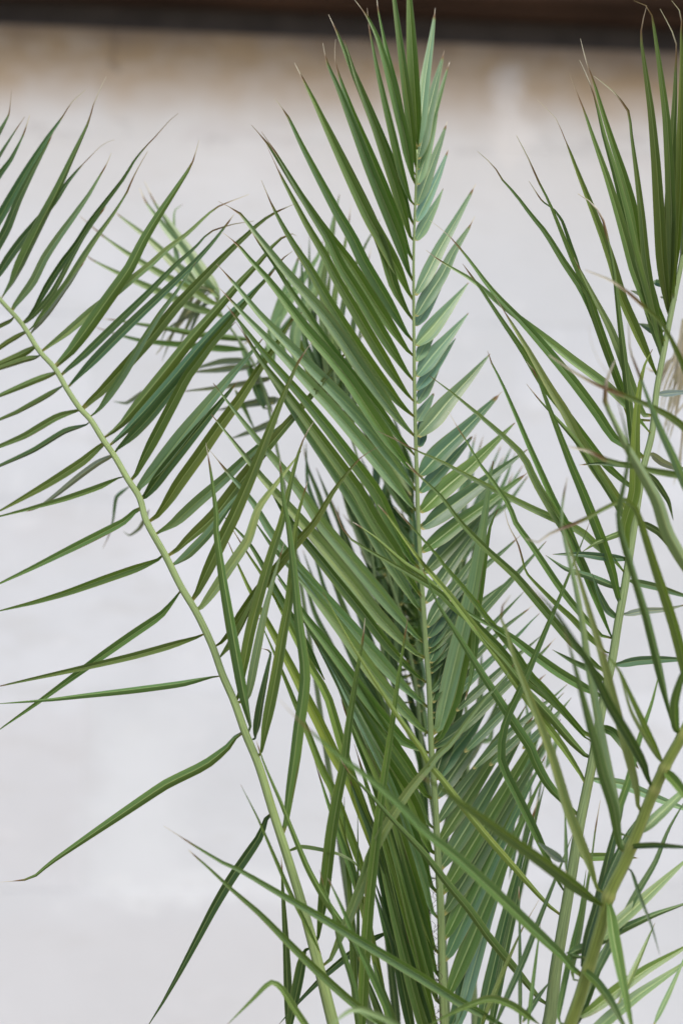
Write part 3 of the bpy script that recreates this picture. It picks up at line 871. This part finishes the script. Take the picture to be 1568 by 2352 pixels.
# leaflets that cross in front, low down
fd.leaves("""
76 g base=2.30: < j985,375 1150,480! 1400,625 k150,620 450,790 700,932 900,1052 1100,1172 1300,1292 1500,1422 l400,1525 600,1640
60 g base=2.30: < j1135,520 1180,560! 1250,620 1400,760 k314,905 480,1072 650,1240 850,1420 1000,1540 1150,1650
50 g base=2.32: < k720,690 800,860 880,1050 970,1250 1060,1450 1130,1640
40 g base=2.33: < k670,640 690,720! 750,900 790,1080 850,1250 890,1400 910,1640
30 g base=2.36: < k195,125 300,330 400,560 500,790 580,950 680,1150
46 g base=2.26: < k110,1580 280,1412 350,1340 390,1318 440,1355 520,1480 600,1600 680,1740
46 p base=2.10: < k720,1590 850,1492 920,1482 1050,1530 1180,1600
56 g base=2.24: < l30,1580 250,1472 380,1424 440,1424 540,1462 700,1575
50 k base=2.52: < k420,1580 560,1418 700,1275 850,1150 980,1062 1110,1000
55 k base=2.55: < k440,560 450,800 468,1100 480,1400 490,1700
""", dz=-0.04)

# ---- fronds farther back
fe = Frond(palm, "z1040,3350 960,2800 840,2300 760,1800 700,1400 640,1050 590,850 e60,280 d1320,215 1290,180",
           (2.6, 2.7, 2.76, 2.80, 2.82), (34, 24, 14, 8, 5), (0.24, 0.33, 0.15))
fe.leaves("""
55 p: < a480,1300 620,1420! 760,1520 d950,70 1100,150 1250,240 1340,285
60 p: < a680,1260 720,1300! 860,1410 960,1500 d1050,25 1150,100 1290,195
72 p: < a840,1130 880,1220! 1000,1380 1100,1500 d1230,135 1330,235
72 p: < a870,1090 930,1215! 1060,1400 d1180,0 1300,175 e60,250
56 p: < d480,-60 560,0! 700,72 850,142 1000,210 1150,280 1350,345
46 g: < d610,350 680,357! 800,375 1000,405 1200,440 1400,462 e260,475
50 g: < d570,400 660,432! 850,482 1100,507 1350,530 e250,535
46 s: < d1140,675 1300,662 e120,652 260,640
44 s: < d1150,660 1330,610 1480,600 e240,590
46 s: < d1090,792 1300,772 1430,755 e380,715
56 s: < d1300,905 1568,852 e430,842
46 s: < d1380,1080 1568,1010 e420,960
50 g: e260,640 300,720 350,820 395,935
30 g: e160,780 210,880 290,1045
30 s: d1200,160 1130,280 1050,420 975,610
34 s: d1230,190 1180,290 1120,420 1070,540
26 s: d1215,230 1160,320 1000,420 960,520
30 s: d1240,260 1190,330 1150,430 1130,520
26 t: d1190,250 1090,380 1010,480 940,570
30 s: < d680,850! 760,862 830,820 880,780
28 s: < g740,65! 780,92 840,50 875,-10 d900,1500
24 b: < g620,170 660,80! d680,1568 700,1425 780,1360
40 p: < a1100,1230 1050,1270 d1080,60 1180,170
66 g: e300,620 420,470 520,330 600,210
60 b: e340,900 260,700 200,520 150,420
""", dz=0.05)
ff = Frond(palm, "z1060,3350 1020,2800 960,2200 900,1700 e900,1200 800,900 760,700 740,500",
           (2.6, 2.66, 2.72, 2.78), (30, 20, 12, 7, 4), (0.22, 0.31, 0.13))
ff.leaves("""
64 o: e760,900 715,600 690,350 690,150 715,0 b760,1380 765,1290
46 k: e740,800 645,520 620,260 610,50 b610,1420
42 k: e700,720 585,500 570,250 562,0 b555,1470
50 o: e780,820 750,520 755,250 790,50 b830,1440 862,1230
46 k: e800,900 780,600 800,350 850,110 b960,1450 1035,1320
46 k: e830,950 850,620 870,400 920,160 b985,1490
40 k: e870,1000 880,800 900,520 942,290
46 b: e850,1050 830,850 790,650 740,450
80 p: e480,600 400,400 450,300 560,130 660,-20 b690,1450
84 p: e520,640 520,430 600,250 680,70 b740,1400 790,1170
80 p: e400,650 380,480 440,250 520,60 b560,1500
60 o: e740,760 700,450 720,200 740,20
60 k: e700,800 660,600 640,430 650,250
70 o: e650,800 590,620 540,480 560,300
50 b: e760,780 780,700 850,580 930,450! 970,510
60 k: e820,1000 730,760 680,560 640,400
56 k: e880,1100 820,820 800,620
""", dz=0.05)
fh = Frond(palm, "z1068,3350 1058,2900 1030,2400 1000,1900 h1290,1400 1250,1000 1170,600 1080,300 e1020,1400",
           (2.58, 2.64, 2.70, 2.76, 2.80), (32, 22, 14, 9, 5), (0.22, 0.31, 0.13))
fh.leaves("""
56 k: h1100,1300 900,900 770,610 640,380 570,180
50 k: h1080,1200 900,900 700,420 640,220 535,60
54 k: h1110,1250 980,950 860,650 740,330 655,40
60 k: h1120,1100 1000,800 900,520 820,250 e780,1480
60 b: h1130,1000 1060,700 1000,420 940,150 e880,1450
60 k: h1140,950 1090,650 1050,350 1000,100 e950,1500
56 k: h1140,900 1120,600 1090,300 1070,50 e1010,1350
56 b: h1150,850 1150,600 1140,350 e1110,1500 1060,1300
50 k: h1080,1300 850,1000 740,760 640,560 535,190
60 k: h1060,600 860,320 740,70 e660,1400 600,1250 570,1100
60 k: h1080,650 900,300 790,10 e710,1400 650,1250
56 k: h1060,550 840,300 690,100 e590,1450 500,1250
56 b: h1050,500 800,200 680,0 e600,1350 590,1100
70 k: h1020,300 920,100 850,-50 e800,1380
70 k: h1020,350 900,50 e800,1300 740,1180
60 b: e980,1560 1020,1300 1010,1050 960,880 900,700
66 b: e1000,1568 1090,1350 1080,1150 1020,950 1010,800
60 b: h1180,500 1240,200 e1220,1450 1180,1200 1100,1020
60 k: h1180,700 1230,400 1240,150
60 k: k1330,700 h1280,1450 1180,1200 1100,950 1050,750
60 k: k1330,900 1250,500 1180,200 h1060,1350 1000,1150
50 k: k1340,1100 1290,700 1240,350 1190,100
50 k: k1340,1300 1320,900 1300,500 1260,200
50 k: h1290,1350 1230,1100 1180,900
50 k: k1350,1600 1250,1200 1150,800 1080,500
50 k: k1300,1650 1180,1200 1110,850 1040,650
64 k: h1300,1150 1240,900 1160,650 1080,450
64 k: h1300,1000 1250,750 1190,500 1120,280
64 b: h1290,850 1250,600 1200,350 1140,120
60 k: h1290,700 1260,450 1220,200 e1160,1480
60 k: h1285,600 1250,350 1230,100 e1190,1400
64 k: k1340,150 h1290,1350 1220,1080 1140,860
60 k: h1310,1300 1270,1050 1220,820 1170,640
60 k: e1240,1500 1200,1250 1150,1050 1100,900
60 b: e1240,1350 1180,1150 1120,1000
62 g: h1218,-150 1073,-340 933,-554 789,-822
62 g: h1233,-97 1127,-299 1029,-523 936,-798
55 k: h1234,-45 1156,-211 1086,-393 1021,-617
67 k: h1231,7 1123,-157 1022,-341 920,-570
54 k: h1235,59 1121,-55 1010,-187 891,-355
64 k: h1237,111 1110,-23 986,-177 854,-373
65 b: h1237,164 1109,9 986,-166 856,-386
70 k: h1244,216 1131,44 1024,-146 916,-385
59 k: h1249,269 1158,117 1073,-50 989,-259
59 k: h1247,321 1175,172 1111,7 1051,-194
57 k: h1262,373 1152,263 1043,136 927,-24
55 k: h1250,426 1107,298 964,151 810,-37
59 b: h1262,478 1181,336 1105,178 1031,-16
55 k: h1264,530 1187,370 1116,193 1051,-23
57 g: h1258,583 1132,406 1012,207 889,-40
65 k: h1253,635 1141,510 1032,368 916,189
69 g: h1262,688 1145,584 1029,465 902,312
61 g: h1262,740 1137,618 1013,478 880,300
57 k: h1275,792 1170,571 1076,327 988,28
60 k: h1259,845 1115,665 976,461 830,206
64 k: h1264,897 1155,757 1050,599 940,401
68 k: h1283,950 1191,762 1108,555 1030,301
60 k: k1150,1700 1100,1250 1060,950 990,760
""", dz=0.05)
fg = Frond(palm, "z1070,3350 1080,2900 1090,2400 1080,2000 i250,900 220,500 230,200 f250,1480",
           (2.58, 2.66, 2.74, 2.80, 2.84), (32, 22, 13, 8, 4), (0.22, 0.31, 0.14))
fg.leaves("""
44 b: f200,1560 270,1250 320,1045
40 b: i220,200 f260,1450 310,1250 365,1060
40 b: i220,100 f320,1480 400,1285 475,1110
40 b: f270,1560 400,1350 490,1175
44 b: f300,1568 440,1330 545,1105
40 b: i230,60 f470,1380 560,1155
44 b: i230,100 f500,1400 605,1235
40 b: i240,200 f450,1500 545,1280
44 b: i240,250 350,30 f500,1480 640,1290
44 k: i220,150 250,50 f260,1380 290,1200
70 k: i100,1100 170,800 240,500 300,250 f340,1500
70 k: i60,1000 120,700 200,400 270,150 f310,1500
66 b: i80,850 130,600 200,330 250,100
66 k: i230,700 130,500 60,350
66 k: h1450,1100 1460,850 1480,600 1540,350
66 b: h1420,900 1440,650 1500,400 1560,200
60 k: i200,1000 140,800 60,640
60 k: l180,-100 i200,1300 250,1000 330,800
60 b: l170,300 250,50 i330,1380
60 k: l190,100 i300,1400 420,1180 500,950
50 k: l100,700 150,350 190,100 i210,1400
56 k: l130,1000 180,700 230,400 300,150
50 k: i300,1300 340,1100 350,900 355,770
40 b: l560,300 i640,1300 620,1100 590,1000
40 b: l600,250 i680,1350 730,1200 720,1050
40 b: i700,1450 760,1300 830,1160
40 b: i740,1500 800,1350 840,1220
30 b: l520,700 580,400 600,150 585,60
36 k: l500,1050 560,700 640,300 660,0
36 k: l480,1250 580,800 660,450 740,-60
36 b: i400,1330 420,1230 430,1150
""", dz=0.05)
# straw-dry leaflets of an old frond at the right edge
fo = Frond(palm, "z1075,3350 1120,3000 1190,2600 l760,1568 800,1250 850,950 900,650 940,400 990,150 1020,0 i1090,1080 1140,850 1180,600 1220,380 1260,120 f1330,1250 1380,1050 1410,780 1500,600 1600,560",
           (2.6, 2.75, 2.85, 2.9), (28, 20, 12, 8), (0.36, 0.30, 0.20), label="old frond with straw-coloured withered leaflets at the right edge")
fo.leaves("""
20 t: f1579,564 1532,719 1480,875 1467,1008
18 t: f1626,441 1618,582 1580,723 1566,844
19 t: f1611,394 1595,579 1558,763 1533,921
12 t: f1565,656 1530,835 1451,1015 1414,1169
17 t: f1617,707 1605,900 1563,1093 1547,1259
15 t: f1634,707 1597,833 1503,960 1462,1068
16 t: f1610,459 1570,629 1507,800 1470,946
25 t: f1632,623 1613,839 1563,1055 1553,1241
21 t: f1628,744 1585,958 1551,1172 1512,1355
25 t: f1605,452 1569,574 1555,697 1526,802
24 t: f1592,394 1552,542 1528,689 1502,815
25 t: f1563,638 1541,790 1521,941 1488,1071
14 t: f1584,363 1526,543 1448,724 1398,879
25 t: f1572,348 1539,557 1456,767 1423,947
19 t: f1596,553 1566,738 1525,924 1484,1083
16 t: f1600,515 1567,709 1481,902 1441,1068
12 t: f1603,334 1572,495 1521,656 1489,793
16 t: f1564,599 1540,765 1495,931 1463,1074
15 t: f1561,356 1541,544 1515,733 1497,895
20 t: f1585,486 1537,635 1475,785 1443,913
16 t: f1621,341 1585,518 1560,696 1527,848
13 t: f1579,410 1543,573 1499,736 1479,875
26 t: f1480,600 1440,660 1380,665 1340,640
""", dz=0.02, base=2.86)
# short stout trunk below the picture
bm = bmesh.new()
rings, R = 14, 24
b0 = at(1060, 3350, 2.5)
zt = max(0.25, b0.z)
vs = []
for i in range(rings + 1):
    t = i / rings
    r = 0.16 - 0.05 * t + 0.012 * (i % 2)
    vs.append([bm.verts.new((b0.x + r * math.cos(2 * math.pi * k / R), b0.y + r * math.sin(2 * math.pi * k / R), zt * t * 1.05)) for k in range(R)])
for i in range(rings):
    for k in range(R):
        bm.faces.new((vs[i][k], vs[i][(k + 1) % R], vs[i + 1][(k + 1) % R], vs[i + 1][k]))
bm.faces.new(vs[-1])
me = bpy.data.meshes.new("trunk"); bm.to_mesh(me); bm.free()
link("trunk", me, BARK, palm)

# brown fibre hairs along the left flank of the middle stem
V, F = [], []
for k in range(46):
    t = random.random()
    y0 = 2010 + 330 * t ** 0.7
    x0 = 997 + (y0 - 2010) * 0.03 + random.uniform(-4, 6)
    a = random.uniform(0, 6.3); ln = random.uniform(8, 26)
    for j in range(7):
        u = j / 6
        p = at(x0 + ln * 0.35 * math.sin(a + 3.5 * u) - 3, y0 + ln * u, 2.47 + 0.012 * math.cos(a * 2 + 4 * u))
        for m_ in range(3):
            b = 2 * math.pi * m_ / 3
            V.append((p.x + 0.0005 * math.cos(b), p.y + 0.0005 * math.sin(b), p.z))
        if j:
            o_ = len(V) - 6
            for m_ in range(3):
                F.append((o_ + m_, o_ + (m_ + 1) % 3, o_ + 3 + (m_ + 1) % 3, o_ + 3 + m_))
me = bpy.data.meshes.new("fibre"); me.from_pydata(V, [], F)
tag(link("fibre", me, FIBRE, fb.o), kind="stuff")


for ch_ in list(palm.children):
    ch_.matrix_parent_inverse = Matrix.Translation(-palm.location)
